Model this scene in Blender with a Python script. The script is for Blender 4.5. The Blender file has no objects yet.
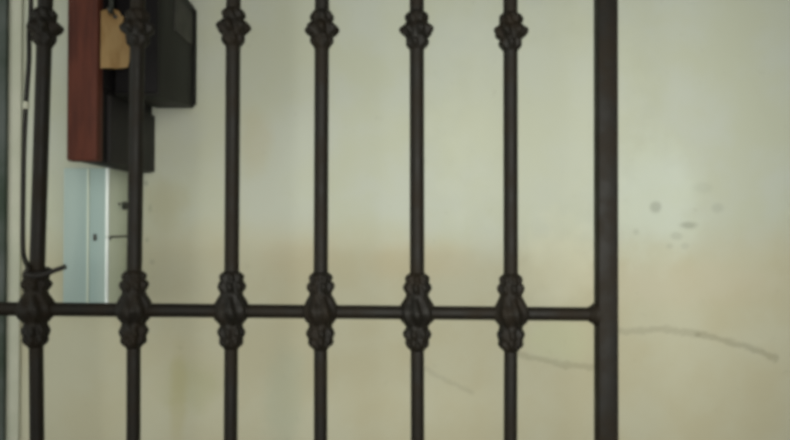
import bpy, bmesh, math, random
from mathutils import Vector, Matrix, noise

random.seed(7)
PI = math.pi
scene = bpy.context.scene
COL = scene.collection

# ------------------------------------------------------------------ camera
F = 700.0                      # focal length in pixels of a 790 x 440 picture
CAM = Vector((0, 0, 1.35))
ROT = Matrix.Rotation(math.radians(90.6), 3, 'X') @ Matrix.Rotation(math.radians(0.12), 3, 'Z')
cd = bpy.data.cameras.new('camera')
cam = bpy.data.objects.new('camera', cd)
COL.objects.link(cam)
cd.sensor_width = 36
cd.lens = F / 790 * 36
cd.clip_start = 0.02
cam.matrix_world = Matrix.Translation(CAM) @ ROT.to_4x4()
scene.camera = cam

Y_WALL, Y_GATE = 1.0, 0.74


def at(px, py, y):
    """World point on the vertical plane at depth y that the photo shows at (px, py)."""
    d = ROT @ Vector(((px - 395) / F, (220 - py) / F, -1))
    return CAM + d * (y / d.y)


# ------------------------------------------------------------------ node helpers
class NT:
    def __init__(self, name):
        self.mat = bpy.data.materials.new(name)
        self.mat.use_nodes = True
        self.t = self.mat.node_tree
        self.bsdf = self.t.nodes['Principled BSDF']
        self.co = self.t.nodes.new('ShaderNodeTexCoord').outputs['Object']

    def link(self, a, b):
        self.t.links.new(a, b)

    def put(self, sock, v):
        if hasattr(v, 'is_linked'):
            self.link(v, sock)
        else:
            sock.default_value = v

    def m(self, op, a, b=0.0, c=0.0, clamp=False):
        n = self.t.nodes.new('ShaderNodeMath')
        n.operation = op
        n.use_clamp = clamp
        for s, v in zip(n.inputs, (a, b, c)):
            self.put(s, v)
        return n.outputs[0]

    def noise(self, scale, detail=4.0, rough=0.55, vec=None, stretch=None):
        n = self.t.nodes.new('ShaderNodeTexNoise')
        v = vec or self.co
        if stretch:
            mp = self.t.nodes.new('ShaderNodeMapping')
            mp.inputs['Scale'].default_value = stretch
            self.link(v, mp.inputs['Vector'])
            v = mp.outputs[0]
        self.link(v, n.inputs['Vector'])
        n.inputs['Scale'].default_value = scale
        n.inputs['Detail'].default_value = detail
        n.inputs['Roughness'].default_value = rough
        return n.outputs['Fac']

    def smooth(self, v, lo, hi, a=0.0, b=1.0):
        n = self.t.nodes.new('ShaderNodeMapRange')
        n.interpolation_type = 'SMOOTHSTEP'
        self.put(n.inputs['Value'], v)
        n.inputs['From Min'].default_value = lo
        n.inputs['From Max'].default_value = hi
        n.inputs['To Min'].default_value = a
        n.inputs['To Max'].default_value = b
        return n.outputs[0]

    def mix(self, fac, a, b, blend='MIX'):
        n = self.t.nodes.new('ShaderNodeMix')
        n.data_type = 'RGBA'
        n.blend_type = blend
        self.put(n.inputs[0], fac)
        for s, v in ((n.inputs[6], a), (n.inputs[7], b)):
            if isinstance(v, tuple):
                v = (*v, 1) if len(v) == 3 else v
            self.put(s, v)
        return n.outputs[2]

    def bump(self, h, strength=0.3, dist=0.002):
        n = self.t.nodes.new('ShaderNodeBump')
        n.inputs['Strength'].default_value = strength
        n.inputs['Distance'].default_value = dist
        self.link(h, n.inputs['Height'])
        self.link(n.outputs[0], self.bsdf.inputs['Normal'])

    def done(self, color, rough=0.5, metal=0.0, spec=None):
        if isinstance(color, tuple):
            color = (*color, 1)
        self.put(self.bsdf.inputs['Base Color'], color)
        self.put(self.bsdf.inputs['Roughness'], rough)
        self.put(self.bsdf.inputs['Metallic'], metal)
        if spec is not None:
            self.bsdf.inputs['Specular IOR Level'].default_value = spec
        return self.mat


def lin(r, g, b):
    f = lambda c: (c / 255 / 12.92) if c / 255 <= 0.04045 else ((c / 255 + 0.055) / 1.055) ** 2.4
    return (f(r), f(g), f(b))


def mottled(name, a, b, scale, rough, bump=0.2, dist=0.001, stretch=None, spec=None, lo=0.35, hi=0.65):
    n = NT(name)
    f = n.noise(scale, stretch=stretch)
    c = n.mix(n.smooth(f, lo, hi), a, b)
    if bump:
        n.bump(n.noise(scale * 4), bump, dist)
    return n.done(c, rough, spec=spec)


# ------------------------------------------------------------------ wall material: plaster with stains and cracks
def wall_material():
    n = NT('old_plaster')
    sep = n.t.nodes.new('ShaderNodeSeparateXYZ')
    n.link(n.co, sep.inputs[0])
    X, Z = sep.outputs['X'], sep.outputs['Z']
    big = n.noise(3.2, 3)
    mid = n.noise(9, 4)
    fine = n.noise(60, 5)
    # cool limewash above, bare beige plaster below a ragged border
    zb = at(395, 243, Y_WALL).z
    hgt = n.m('ADD', Z, n.m('MULTIPLY', n.m('SUBTRACT', big, 0.5), 0.10))
    low = n.smooth(hgt, zb + 0.04, zb - 0.035)
    wash = n.mix(n.smooth(mid, 0.35, 0.65), WASH_A, WASH_B)
    beige = n.mix(n.smooth(mid, 0.35, 0.65), BEIGE_A, BEIGE_B)
    col = n.mix(low, wash, beige)
    # yellower plaster towards the left boxes, with the light's falloff painted in
    xl = at(330, 220, Y_WALL).x
    dull_falloff = n.smooth(n.m('ADD', X, n.m('MULTIPLY', n.m('SUBTRACT', big, 0.5), 0.22)), xl + 0.16, xl - 0.26)
    col = n.mix(n.m('MULTIPLY', dull_falloff, 0.25), col, DULL_FALLOFF)

    def blob(px, py, rx, ry, colour, amount, ragged=0.5):
        nonlocal col
        p = at(px, py, Y_WALL)
        dx = n.m('DIVIDE', n.m('SUBTRACT', X, p.x), rx / F)
        dz = n.m('DIVIDE', n.m('SUBTRACT', Z, p.z), ry / F)
        d = n.m('SQRT', n.m('ADD', n.m('MULTIPLY', dx, dx), n.m('MULTIPLY', dz, dz)))
        d = n.m('ADD', d, n.m('MULTIPLY', n.m('SUBTRACT', n.noise(28, 3), 0.5), ragged * 2))
        col = n.mix(n.smooth(d, 1.2, 0.35, 0, amount), col, colour)

    # old stains and paler patches
    blob(165, 205, 26, 26, lin(168, 156, 112), 0.25)
    blob(255, 140, 20, 40, lin(188, 176, 142), 0.25)
    blob(300, 170, 26, 60, lin(200, 205, 190), 0.35)
    blob(190, 385, 34, 30, lin(168, 170, 130), 0.35)
    blob(178, 400, 10, 60, lin(175, 164, 110), 0.28)
    blob(285, 400, 26, 60, lin(175, 180, 158), 0.45)
    blob(420, 262, 60, 24, lin(198, 182, 148), 0.25)
    blob(300, 258, 45, 24, lin(190, 174, 140), 0.25)
    blob(690, 285, 110, 26, lin(200, 190, 168), 0.25)
    blob(655, 200, 55, 70, lin(215, 225, 212), 0.35)
    blob(540, 120, 120, 150, lin(208, 212, 192), 0.40)
    blob(560, 265, 40, 50, lin(215, 214, 190), 0.45)
    blob(560, 340, 40, 26, lin(198, 205, 170), 0.35)
    # chipped and dark specks
    for px, py, rx, ry, a in ((656, 207, 5, 6, .55), (688, 225, 9, 4, .6), (676, 236, 6, 4, .32), (717, 208, 6, 5, .28),
                              (636, 232, 4, 4, .3), (669, 246, 4, 3, .28), (685, 246, 4, 3, .25), (146, 183, 2.5, 3, .6),
                              (150, 208, 2.5, 5, .4), (147, 240, 2.5, 3, .45), (152, 262, 3, 3, .35), (704, 188, 10, 6, .18)):
        blob(px, py, rx * 1.15, ry * 1.1, lin(105, 108, 94), a * 0.6, 0.7)

    def crack(pts, w, amount):
        nonlocal col
        wob = n.m('MULTIPLY', n.m('SUBTRACT', n.noise(55, 4, 0.7), 0.5), 0.016)
        best = None
        for (ax, ay), (bx, by) in zip(pts, pts[1:]):
            a, b = at(ax, ay, Y_WALL), at(bx, by, Y_WALL)
            ux, uz = b.x - a.x, b.z - a.z
            L2 = ux * ux + uz * uz
            rx, rz = n.m('SUBTRACT', X, a.x), n.m('SUBTRACT', n.m('ADD', Z, wob), a.z)
            t = n.m('DIVIDE', n.m('ADD', n.m('MULTIPLY', rx, ux), n.m('MULTIPLY', rz, uz)), L2, clamp=True)
            ex, ez = n.m('SUBTRACT', rx, n.m('MULTIPLY', t, ux)), n.m('SUBTRACT', rz, n.m('MULTIPLY', t, uz))
            d = n.m('SQRT', n.m('ADD', n.m('MULTIPLY', ex, ex), n.m('MULTIPLY', ez, ez)))
            best = d if best is None else n.m('MINIMUM', best, d)
        col = n.mix(n.smooth(best, w / F, 0.25 * w / F, 0, amount), col, lin(105, 100, 78))

    crack([(620, 332), (662, 329), (698, 334)], 5, .22)
    crack([(698, 334), (730, 342), (756, 350), (776, 358)], 5, .28)
    crack([(515, 354), (540, 359), (565, 365), (592, 367)], 5, .24)
    crack([(424, 368), (445, 380), (472, 392)], 4, .15)
    col = n.mix(n.smooth(fine, 0.62, 0.8, 0, 0.18), col, lin(120, 118, 95))
    n.bump(n.m('ADD', fine, n.m('MULTIPLY', mid, 2)), 0.12, 0.002)
    return n.done(col, 0.75, spec=0.25)


WASH_A, WASH_B = lin(194, 199, 186), lin(192, 196, 176)
BEIGE_A, BEIGE_B = lin(194, 192, 168), lin(190, 185, 157)
DULL_FALLOFF = lin(190, 187, 165)


def iron_material():
    n = NT('wrought_iron')
    f = n.noise(35, 5)
    c = n.mix(n.smooth(f, 0.35, 0.7), lin(22, 20, 16), lin(28, 22, 13))
    n.bump(n.noise(140, 4), 0.35, 0.0012)
    return n.done(c, n.smooth(f, 0.3, 0.7, 0.5, 0.68), spec=0.19)


M = {
    'iron': iron_material(),
    'wall': wall_material(),
    'floor': mottled('concrete', lin(120, 116, 105), lin(95, 92, 84), 6, 0.8),
    'green': mottled('weathered_paint', lin(96, 102, 98), lin(58, 70, 58), 9, 0.6, spec=0.3),
    'batten': mottled('cream_paint', lin(196, 196, 178), lin(186, 188, 168), 14, 0.6),
    'wood': mottled('red_brown_wood', lin(84, 43, 31), lin(68, 34, 25), 30, 0.65, stretch=(4, 4, 0.5), spec=0.2),
    'charcoal': mottled('charcoal_metal', lin(37, 34, 32), lin(30, 28, 28), 22, 0.6, 0.1, spec=0.2),
    'black': mottled('black_metal', lin(20, 17, 19), lin(14, 12, 13), 22, 0.65, 0.1, spec=0.2),
    'grey': mottled('dull_grey', lin(68, 67, 62), lin(58, 58, 54), 40, 0.6, 0.1, spec=0.2),
    'dkgreen': mottled('dark_olive_metal', lin(30, 30, 26), lin(26, 26, 23), 22, 0.6, 0.1, spec=0.2),
    'tan': mottled('brown_card', lin(154, 128, 88), lin(134, 106, 68), 30, 0.85, stretch=(2, 2, .7), spec=0.2),
    'white': mottled('pale_blue_enamel', lin(166, 184, 178), lin(156, 176, 172), 12, 0.4, 0.05, stretch=(2, 2, .3), spec=0.3),
    'white2': mottled('pale_grey_enamel', lin(212, 220, 202), lin(204, 213, 195), 12, 0.4, 0.05, spec=0.3),
    'strip': mottled('white_highlight', lin(232, 240, 236), lin(224, 232, 228), 12, 0.2, 0),
    'wire': mottled('black_rubber', lin(24, 21, 18), lin(32, 28, 22), 30, 0.6, spec=0.3),
    'tape': mottled('white_tape', lin(180, 181, 162), lin(168, 168, 150), 30, 0.6),
    'screw': mottled('blackened_steel', lin(46, 48, 42), lin(38, 40, 36), 30, 0.5, 0),
}


# ------------------------------------------------------------------ mesh helpers
def obj(name, bm, mat, parent=None, smooth=None, mats=None):
    me = bpy.data.meshes.new(name)
    bmesh.ops.recalc_face_normals(bm, faces=bm.faces[:])
    bm.to_mesh(me)
    bm.free()
    me.materials.append(mat)
    for m in (mats or []):
        me.materials.append(m)
    o = bpy.data.objects.new(name, me)
    COL.objects.link(o)
    if parent is not None:
        o.parent = parent
        if parent.type == 'EMPTY':
            loc = parent.location
        else:
            loc = parent['_o'] if '_o' in parent else Vector()
        me.transform(Matrix.Translation(-Vector(loc)))
        o['_o'] = list(loc)
    if smooth is not None:
        for p in me.polygons:
            p.use_smooth = True
        if smooth < 3:
            me.set_sharp_from_angle(angle=smooth)
    return o


def thing(name, label, cat, loc):
    o = bpy.data.objects.new(name, None)
    o.empty_display_size = 0.05
    COL.objects.link(o)
    o.location = loc
    o['label'], o['category'] = label, cat
    return o


def structure(o):
    o['kind'] = 'structure'
    return o


def box(bm, x0, x1, y0, y1, z0, z1, bevel=0.0, seg=2):
    vs = [bm.verts.new((x, y, z)) for x in (x0, x1) for y in (y0, y1) for z in (z0, z1)]
    fs = [bm.faces.new([vs[i] for i in q]) for q in
          ((0, 1, 3, 2), (4, 6, 7, 5), (0, 4, 5, 1), (2, 3, 7, 6), (0, 2, 6, 4), (1, 5, 7, 3))]
    if bevel:
        es = list({e for f in fs for e in f.edges})
        bmesh.ops.bevel(bm, geom=es, offset=bevel, segments=seg, profile=0.5, affect='EDGES')
    return bm


def new():
    return bmesh.new()


def prism(bm, pts, off):
    """Polygon pts (list of Vectors) pushed along the vector off."""
    a = [bm.verts.new(p) for p in pts]
    b = [bm.verts.new(p + off) for p in pts]
    bm.faces.new(a)
    bm.faces.new(b[::-1])
    for i in range(len(pts)):
        j = (i + 1) % len(pts)
        bm.faces.new((a[i], b[i], b[j], a[j]))
    return bm


def tube(bm, pts, r, seg=10, close=True):
    pts = [Vector(p) for p in pts]
    rings = []
    up = None
    for i, p in enumerate(pts):
        t = (pts[min(i + 1, len(pts) - 1)] - pts[max(i - 1, 0)]).normalized()
        if up is None:
            up = t.orthogonal().normalized()
        up = (up - t * up.dot(t)).normalized()
        s = t.cross(up)
        rr = r[i] if isinstance(r, (list, tuple)) else r
        rings.append([bm.verts.new(p + (up * math.cos(a) + s * math.sin(a)) * rr)
                      for a in (2 * PI * k / seg for k in range(seg))])
    for A, B in zip(rings, rings[1:]):
        for k in range(seg):
            bm.faces.new((A[k], A[(k + 1) % seg], B[(k + 1) % seg], B[k]))
    if close:
        bm.faces.new(rings[0][::-1])
        bm.faces.new(rings[-1])
    return bm


def spline(ctrl, n=8):
    """Catmull-Rom through the control points."""
    c = [Vector(p) for p in ctrl]
    c = [c[0] * 2 - c[1]] + c + [c[-1] * 2 - c[-2]]
    out = []
    for i in range(1, len(c) - 2):
        for k in range(n):
            t = k / n
            a, b, d, e = c[i - 1], c[i], c[i + 1], c[i + 2]
            out.append(0.5 * ((2 * b) + (d - a) * t + (2 * a - 5 * b + 4 * d - e) * t * t
                              + (3 * b - a - 3 * d + e) * t ** 3))
    out.append(c[-2])
    return out


def lathe(bm, centre, prof, petals=0, twist=0.0, seg=48, seed=0.0):
    """Turned shape about z; prof = (dz, radius, petal depth, phase). Petals carve the rim."""
    rings = []
    for dz, r, dep, ph in prof:
        ring = []
        for k in range(seg):
            a = 2 * PI * k / seg
            w = 1 - dep * (0.5 - 0.5 * math.cos(petals * (a + ph) + twist * dz)) if petals else 1
            w *= 1 + 0.05 * dep * 4 * noise.noise(Vector((math.cos(a) * 2 + seed, math.sin(a) * 2, dz * 90)))
            ring.append(bm.verts.new((centre.x + r * w * math.cos(a), centre.y + r * w * math.sin(a), centre.z + dz)))
        rings.append(ring)
    for A, B in zip(rings, rings[1:]):
        for k in range(seg):
            bm.faces.new((A[k], A[(k + 1) % seg], B[(k + 1) % seg], B[k]))
    bm.faces.new(rings[0][::-1])
    bm.faces.new(rings[-1])
    return bm


def dense(prof, n=4):
    """Resample a (dz, r, depth, phase) profile smoothly."""
    out = []
    for i in range(len(prof) - 1):
        p0, p1, p2, p3 = prof[max(i - 1, 0)], prof[i], prof[i + 1], prof[min(i + 2, len(prof) - 1)]
        for k in range(n):
            t = k / n
            r = 0.5 * ((2 * p1[1]) + (p2[1] - p0[1]) * t + (2 * p0[1] - 5 * p1[1] + 4 * p2[1] - p3[1]) * t * t
                       + (3 * p1[1] - p0[1] - 3 * p2[1] + p3[1]) * t ** 3)
            out.append((p1[0] + (p2[0] - p1[0]) * t, r, p1[2] + (p2[2] - p1[2]) * t, p1[3] if t < .5 else p2[3]))
    out.append(prof[-1])
    return out


# ------------------------------------------------------------------ the setting
structure(obj('wall_back', box(new(), -1.8, 2.0, Y_WALL, Y_WALL + 0.12, 0, 2.6), M['wall']))
structure(obj('floor', box(new(), -1.8, 2.0, -1.6, Y_WALL + 0.12, -0.1, 0), M['floor']))
xg = at(4.5, 220, 0.990).x
structure(obj('trim_1', box(new(), xg - 0.11, xg, 0.990, Y_WALL, 0, 2.6, 0.002), M['green'], smooth=0.6))
xb = at(20, 220, 0.996).x
structure(obj('trim_2', box(new(), xg, xb, 0.996, Y_WALL, 0, 2.6, 0.0015), M['batten'], smooth=0.6))

# ------------------------------------------------------------------ the wrought-iron gate
PX = Y_GATE / F                                    # metres per pixel at the gate
Z_RAIL = at(395, 313, Y_GATE).z
Z_COLLAR = at(395, 31, Y_GATE).z
Z_TOP, Z_LOW = 2.12, 0.09
x_of = lambda px, py=313: at(px, py, Y_GATE).x
gate = thing('iron_gate', 'dark wrought-iron gate of six collared bars, a cross rail and a square post', 'gate',
             (x_of(606), Y_GATE, 0))

xs, xl = x_of(606), x_of(-62)
sh = 10 * PX
for x in (xs, xl):
    obj('stile', box(new(), x - sh, x + sh, Y_GATE - sh, Y_GATE + sh, 0, Z_TOP + 0.02, 0.0025), M['iron'], gate, smooth=0.7)

rr = 6.9 * PX
ra, rb = at(0, 308.8, Y_GATE), at(606, 314.3, Y_GATE)
z_rail = lambda x: ra.z + (rb.z - ra.z) * (x - ra.x) / (rb.x - ra.x)
for zf in (z_rail, lambda x: Z_TOP, lambda x: Z_LOW):
    b = tube(new(), [(xl, Y_GATE, zf(xl)), (xs, Y_GATE, zf(xs))], rr, 20)
    rail = obj('rail', b, M['iron'], gate, smooth=0.8)
    if zf is z_rail:
        # forged collar where the rail meets the post
        fl = [(-18, 6.3), (-17, 8), (-15, 8.6), (-13, 10.5), (-11, 12), (-9, 12)]
        b = tube(new(), [(xs + d * PX, Y_GATE, zf(xs)) for d, q in fl], [q * PX for d, q in fl], 20)
        obj('end_flange', b, M['iron'], rail, smooth=0.9)

# knot where a bar crosses the rail: three leafy bulbs above one another
KNOT = [(40, 7.3, 0, 0), (38.5, 9.0, .05, 0), (36, 12, .22, 0), (33, 12.6, .28, 0), (30.5, 11.8, .18, 0), (28, 13.6, .26, .2), (25, 14.6, .32, .2),
        (22, 13.8, .26, .2), (19, 11.8, .10, .2), (16.5, 11.8, .05, .4), (13.5, 13.6, .18, .4), (9.5, 16.0, .26, .4), (5, 18.2, .22, .4), (0.5, 18.9, .16, .4),
        (-4, 18.2, .22, .4), (-8.5, 16.0, .26, .4), (-12, 12.8, .14, .4), (-15, 11.8, .05, .1), (-17.5, 13.2, .22, .1), (-21, 14.6, .32, .1), (-24.5, 13.6, .24, .1),
        (-27.5, 12.4, .16, .3), (-30.5, 13, .3, .3), (-33.5, 11.6, .22, .3), (-36, 8.8, .05, .1), (-38, 6.9, 0, .1)]
# collar higher up: a belted ring of beads
RING = [(19.5, 7.4, 0, 0), (18, 9.8, .08, 0), (15, 12.2, .24, 0), (11.5, 12.4, .24, 0), (9, 11.2, .08, 0), (6.5, 13, .18, .3), (3, 17.2, .34, .3),
        (-1, 17.6, .36, .3), (-4.5, 14.8, .26, .3), (-7, 11.6, .08, .3), (-9.5, 12.2, .24, .1), (-13, 12, .24, .1), (-16, 10, .14, .1),
        (-18, 8, 0, .1), (-19.5, 7.2, 0, .1)]
# each bar: its x at the top, at the rail and at the bottom of the photo, and the height of its upper collar
BARS = [(45.5, 35.8, 37, 28), (138, 133.8, 133.4, 29), (233.4, 231.4, 230.6, 28), (322, 320.6, 320.6, 30), (416.8, 417.2, 417.6, 31),
        (510.4, 510.8, 510.4, 32.5)]
for i, (pt, pr, pb, pc) in enumerate(BARS):
    T, B = at(pt, 0, Y_GATE), at(pb, 440, Y_GATE)
    Q = at(pr, 312, Y_GATE)
    bx = lambda z: Q.x + ((T.x - Q.x) * (z - Q.z) / (T.z - Q.z) if z > Q.z else (B.x - Q.x) * (z - Q.z) / (B.z - Q.z))
    zr = z_rail(Q.x)
    ru, rl = 7.3 * PX, 6.8 * PX
    b = tube(new(), [(bx(z), Y_GATE, z) for z in (Z_LOW, zr - 0.03, zr, zr + 0.03, Z_TOP)], [rl, rl, rl, ru, ru], 24)
    bar = obj('baluster', b, M['iron'], gate, smooth=0.8)
    kp = [(d * PX, r * PX, dep, ph + 0.5 * i) for d, r, dep, ph in KNOT]
    obj('knot', lathe(new(), Vector((bx(zr), Y_GATE, zr)), dense(kp, 3), 8, 90, seed=i * 3.1), M['iron'], bar, smooth=3.1)
    zc = at(pt, pc, Y_GATE).z
    cp = [(d * PX, r * PX, dep, ph + 0.7 * i) for d, r, dep, ph in RING]
    obj('collar', lathe(new(), Vector((bx(zc), Y_GATE, zc)), dense(cp, 3), 7, 110, seed=i * 5.3 + 1), M['iron'], bar, smooth=3.1)

# ------------------------------------------------------------------ tall case against the wall: red-brown front, black side
YF = 0.805
cx0, cx1 = at(66, 120, YF).x, at(97, 120, YF).x
cz0 = at(97, 161, YF).z
cz1 = cz0 + 0.46
case = thing('wall_case', 'tall narrow case with red-brown wooden front and black side, above the pale blue box', 'case',
             ((cx0 + cx1) / 2, Y_WALL, cz0))
obj('body', box(new(), cx0 + 0.003, cx1 - 0.004, YF + 0.012, Y_WALL, cz0 + 0.001, cz1, 0.002), M['black'], case, smooth=0.6)
fp = obj('front_board', box(new(), cx0, cx1, YF, YF + 0.018, cz0, cz1 + 0.004, 0.003), M['wood'], case, smooth=0.6)
fp['label'] = 'red-brown wooden front board'
yA = YF + 0.036
zt = at(112, 95, yA).z
b = box(new(), cx1 - 0.006, cx1 + 0.001, yA, Y_WALL - 0.002, cz0 + 0.002, zt, 0.0015)
sp = obj('side_panel', b, M['charcoal'], case, smooth=0.6)
b = box(new(), cx1 - 0.006, cx1 - 0.001, YF + 0.02, Y_WALL - 0.01, zt + 0.006, cz1 - 0.01, 0.0015)
obj('side_panel', b, M['black'], case, smooth=0.6)
hk = spline([(cx1 - 0.004, 0.826, cz0 + 0.196), (cx1 + 0.006, 0.822, cz0 + 0.197), (cx1 + 0.010, 0.818, cz0 + 0.191),
             (cx1 + 0.011, 0.816, cz0 + 0.180), (cx1 + 0.012, 0.812, cz0 + 0.174), (cx1 + 0.013, 0.806, cz0 + 0.177)], 5)
obj('hook', tube(new(), hk, 0.0028, 10), M['screw'], case, smooth=3.1)

# ------------------------------------------------------------------ black box to the right of the case
YB = 0.85
bx1 = at(195, 60, Y_WALL).x
bx0 = cx1 + 0.0015
zb_back, zb_front = at(193, 108.5, Y_WALL).z, at(157, 97, YB).z
zt_back = at(193, 7, Y_WALL).z
mb = thing('meter_box', 'black metal box on the wall right of the red-brown case, behind the second bar', 'box',
           ((bx0 + bx1) / 2, Y_WALL, zb_back))
bm = prism(new(), [Vector((bx0, YB, zb_front)), Vector((bx0, Y_WALL, zb_back)), Vector((bx0, Y_WALL, zt_back)),
                   Vector((bx0, YB + 0.03, zt_back + 0.004)), Vector((bx0, YB, zt_back - 0.01))], Vector((bx1 - bx0, 0, 0)))
bmesh.ops.bevel(bm, geom=bm.edges[:], offset=0.003, segments=2, profile=0.5, affect='EDGES')
obj('body', bm, M['dkgreen'], mb, smooth=0.6)
fb = box(new(), bx0 + 0.003, bx1 - 0.001, YB - 0.006, YB + 0.002, zb_front + 0.004, zt_back - 0.014, 0.002)
door = obj('front_cover', fb, M['black'], mb, smooth=0.6)
# reflection on the side facing the gate's middle, painted as a paler plate
y0p, y1p = 0.905, 0.982
pl = box(new(), bx1 - 0.0005, bx1 + 0.0015, y0p, y1p, at(186, 42, 0.96).z, at(186, 9, 0.96).z, 0.0006)
o = obj('side_reflection', pl, M['grey'], mb, smooth=0.6)
o['label'] = 'paler grey patch painted as a reflection on the side'
fl = box(new(), bx1 - 0.0005, bx1 + 0.003, Y_WALL - 0.011, Y_WALL - 0.001, zb_back + 0.004, zt_back - 0.006, 0.0008)
obj('back_flange', fl, M['dkgreen'], mb, smooth=0.6)

# ------------------------------------------------------------------ brown card tag hung from the case's hook
outline = [(101, 11), (107, 9), (114, 9), (119, 11), (121, 15), (124, 18), (123, 22), (125, 25), (124.5, 29), (127, 33), (128, 39), (130, 46), (130, 54),
           (129, 62), (128, 67), (118, 68.5), (108, 68), (98, 68), (98, 58), (99, 46), (100, 34), (101, 22)]


def tag_pt(px, py):
    return at(px, py, 0.812 + (px - 98) / 32 * 0.022)


bm = prism(new(), [tag_pt(*p) for p in outline], Vector((-0.0009, 0.0014, 0)))
tg = obj('paper_tag', bm, M['tan'], None)
tg['label'], tg['category'] = 'tan brown card tag with a ragged right edge, hanging beside the red-brown board', 'tag'
c = tag_pt(115, 17) + Vector((0.0004, -0.0006, 0))
obj('eyelet', tube(new(), [c + Vector((0.0006, -0.001, 0)), c + Vector((-0.001, 0.0015, 0))], 0.0024, 14), M['screw'], tg, smooth=0.7)
cpts = spline([tag_pt(115, 16) + Vector((0, -0.002, 0)), tag_pt(112, 9) + Vector((0, -0.003, 0)),
               Vector((cx1 + 0.012, 0.8115, cz0 + 0.1766))], 5)
obj('string', tube(new(), cpts, 0.001, 8), M['wire'], tg, smooth=3.1)

# ------------------------------------------------------------------ pale blue box under the case
YW = 0.923
wx0, wx1 = at(63, 240, YW).x, at(108, 240, YW).x
wz1, wz0 = at(100, 168, YW).z, at(100, 309, YW).z
wb = thing('junction_box', 'pale blue-white enamelled box with a highlight painted on its corner, under the red-brown case', 'box',
           ((wx0 + wx1) / 2, Y_WALL, wz0))
obj('body', box(new(), wx0 + 0.002, wx1 - 0.0015, YW + 0.004, Y_WALL + 0.002, wz0, wz1, 0.002), M['white2'], wb, smooth=0.6)
zm = at(108, 237, YW).z
cov = obj('front_cover', box(new(), wx0, wx1 - 0.003, YW, YW + 0.006, wz0, wz1, 0.0015), M['white'], wb, smooth=0.6)
xr = at(88, 240, YW).x
obj('rib', box(new(), xr - 0.0012, xr + 0.0012, YW - 0.0012, YW + 0.001, wz0 + 0.001, wz1 - 0.001, 0.0006), M['white2'], cov, smooth=0.6)
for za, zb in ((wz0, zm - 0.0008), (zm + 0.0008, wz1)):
    st = tube(new(), [(wx1 - 0.0022, YW + 0.0024, za), (wx1 - 0.0022, YW + 0.0024, zb)], 0.0026, 14)  # near-white strip paints the catch-light on the box's rounded edge
    e = obj('corner_highlight', st, M['strip'], wb, smooth=0.8)
    e['label'] = 'bright white highlight painted along the rounded corner'
ks = at(126.5, 206, 0.985)
k = tube(new(), [(wx1 - 0.003, 0.978, ks.z), (wx1 + 0.003, 0.978, ks.z), (wx1 + 0.004, 0.978, ks.z)], [0.0055, 0.0055, 0.004], 16)
obj('screw', k, M['screw'], wb, smooth=0.7)
for px, py, yy in ((121, 204, 0.962), (110, 239, 0.93)):
    p = at(px, py, yy)
    k = tube(new(), [(wx1 - 0.002, yy, p.z), (wx1 + 0.0006, yy, p.z)], 0.0016, 10)
    obj('screw', k, M['grey'], wb, smooth=0.7)
lt = at(95, 237, YW)
obj('latch', box(new(), lt.x - 0.002, lt.x + 0.002, YW - 0.002, YW + 0.002, lt.z - 0.005, lt.z + 0.004, 0.001), M['grey'], wb, smooth=0.6)
obj('seam_strip', box(new(), wx1 - 0.002, wx1 + 0.0004, YW + 0.008, Y_WALL - 0.006, zm - 0.0012, zm + 0.0012, 0.0003), M['grey'], wb, smooth=0.6)

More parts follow.
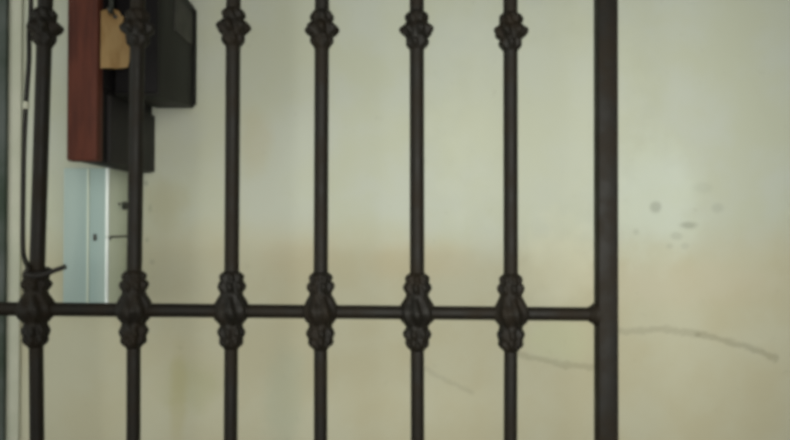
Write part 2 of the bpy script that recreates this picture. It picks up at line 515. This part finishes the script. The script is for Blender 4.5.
# ------------------------------------------------------------------ black wire hung along the first bar and twisted round it
yw = Y_GATE + 0.012
xk = x_of(36.6, 273)
zk = at(36, 273, Y_GATE).z
pts = [Vector((at(33, 0, yw).x, yw, Z_TOP + 0.012)), Vector((at(32, 0, yw).x, yw, 1.85)), at(31, 0, yw), at(29, 30, yw + 0.004), at(29, 60, yw), at(26, 105, yw),
       at(24, 150, yw), at(23, 210, yw), at(23, 246, yw), at(24.5, 258, yw - 0.006), at(28, 268, yw - 0.022)]
R = 11.8 * PX
for a, dz in ((-0.55, 0.000), (-0.2, -.0008), (0.1, -.001), (0.6, 0), (1.1, .001), (1.7, .002), (2.3, .003), (2.9, .0035), (3.5, .002), (4.0, 0)):
    aa = -PI / 2 + a
    pts.append(Vector((xk + R * math.cos(aa), Y_GATE + R * math.sin(aa), zk + dz)))
pts += [at(30, 275, Y_GATE - 0.0145), at(38, 276, Y_GATE - 0.0165), at(47, 273.5, Y_GATE - 0.015), at(56, 270, Y_GATE - 0.014), at(66, 266.5, Y_GATE - 0.012)]
sp = spline(pts, 6)
wire = obj('black_wire', tube(new(), sp, 2.5 * PX, 10), M['wire'], None, smooth=3.1)
wire['label'], wire['category'] = 'thin black wire hanging beside the first bar, its end twisted round above the rail', 'wire'
a, c = at(26.3, 102, yw), at(25.8, 109, yw)
obj('tape_wrap', tube(new(), [a, c], 3.2 * PX, 12), M['tape'], wire, smooth=0.8)

# ------------------------------------------------------------------ light
w = bpy.data.worlds.new('daylight')
scene.world = w
w.use_nodes = True
bg = w.node_tree.nodes['Background']
bg.inputs['Color'].default_value = (0.90, 0.95, 0.90, 1)
bg.inputs['Strength'].default_value = 0.14


def area(name, loc, target, sx, sy, power, colour, spread=180):
    ld = bpy.data.lights.new(name, 'AREA')
    ld.shape = 'RECTANGLE'
    ld.spread = math.radians(spread)
    ld.size, ld.size_y, ld.energy, ld.color = sx, sy, power, colour
    o = bpy.data.objects.new(name, ld)
    COL.objects.link(o)
    o.location = loc
    o.rotation_euler = (Vector(target) - Vector(loc)).to_track_quat('-Z', 'Y').to_euler()
    return o


area('camera_side_light', (0.14, -0.04, 1.38), (0.135, 1.0, 1.37), 0.8, 0.6, 3.8, (1.0, 0.99, 0.91), 97)  # soft lamp added beside the camera, beam narrowed for the wall's falloff

area('left_fill_light', (-1.25, 0.25, 1.5), (-0.6, 1.0, 1.35), 0.8, 1.2, 6.0, (0.96, 1.0, 0.93))  # unseen fill lamp added to lift the case's shadow at the left

vs = scene.view_settings
vs.view_transform = 'Standard'
vs.look = 'None'
vs.exposure = 0.0
vs.gamma = 1.0
vs.use_curve_mapping = False
scene.cycles.use_denoising = True
scene.cycles.filter_width = 4.0
for o in bpy.data.objects:
    if '_o' in o:
        del o['_o']
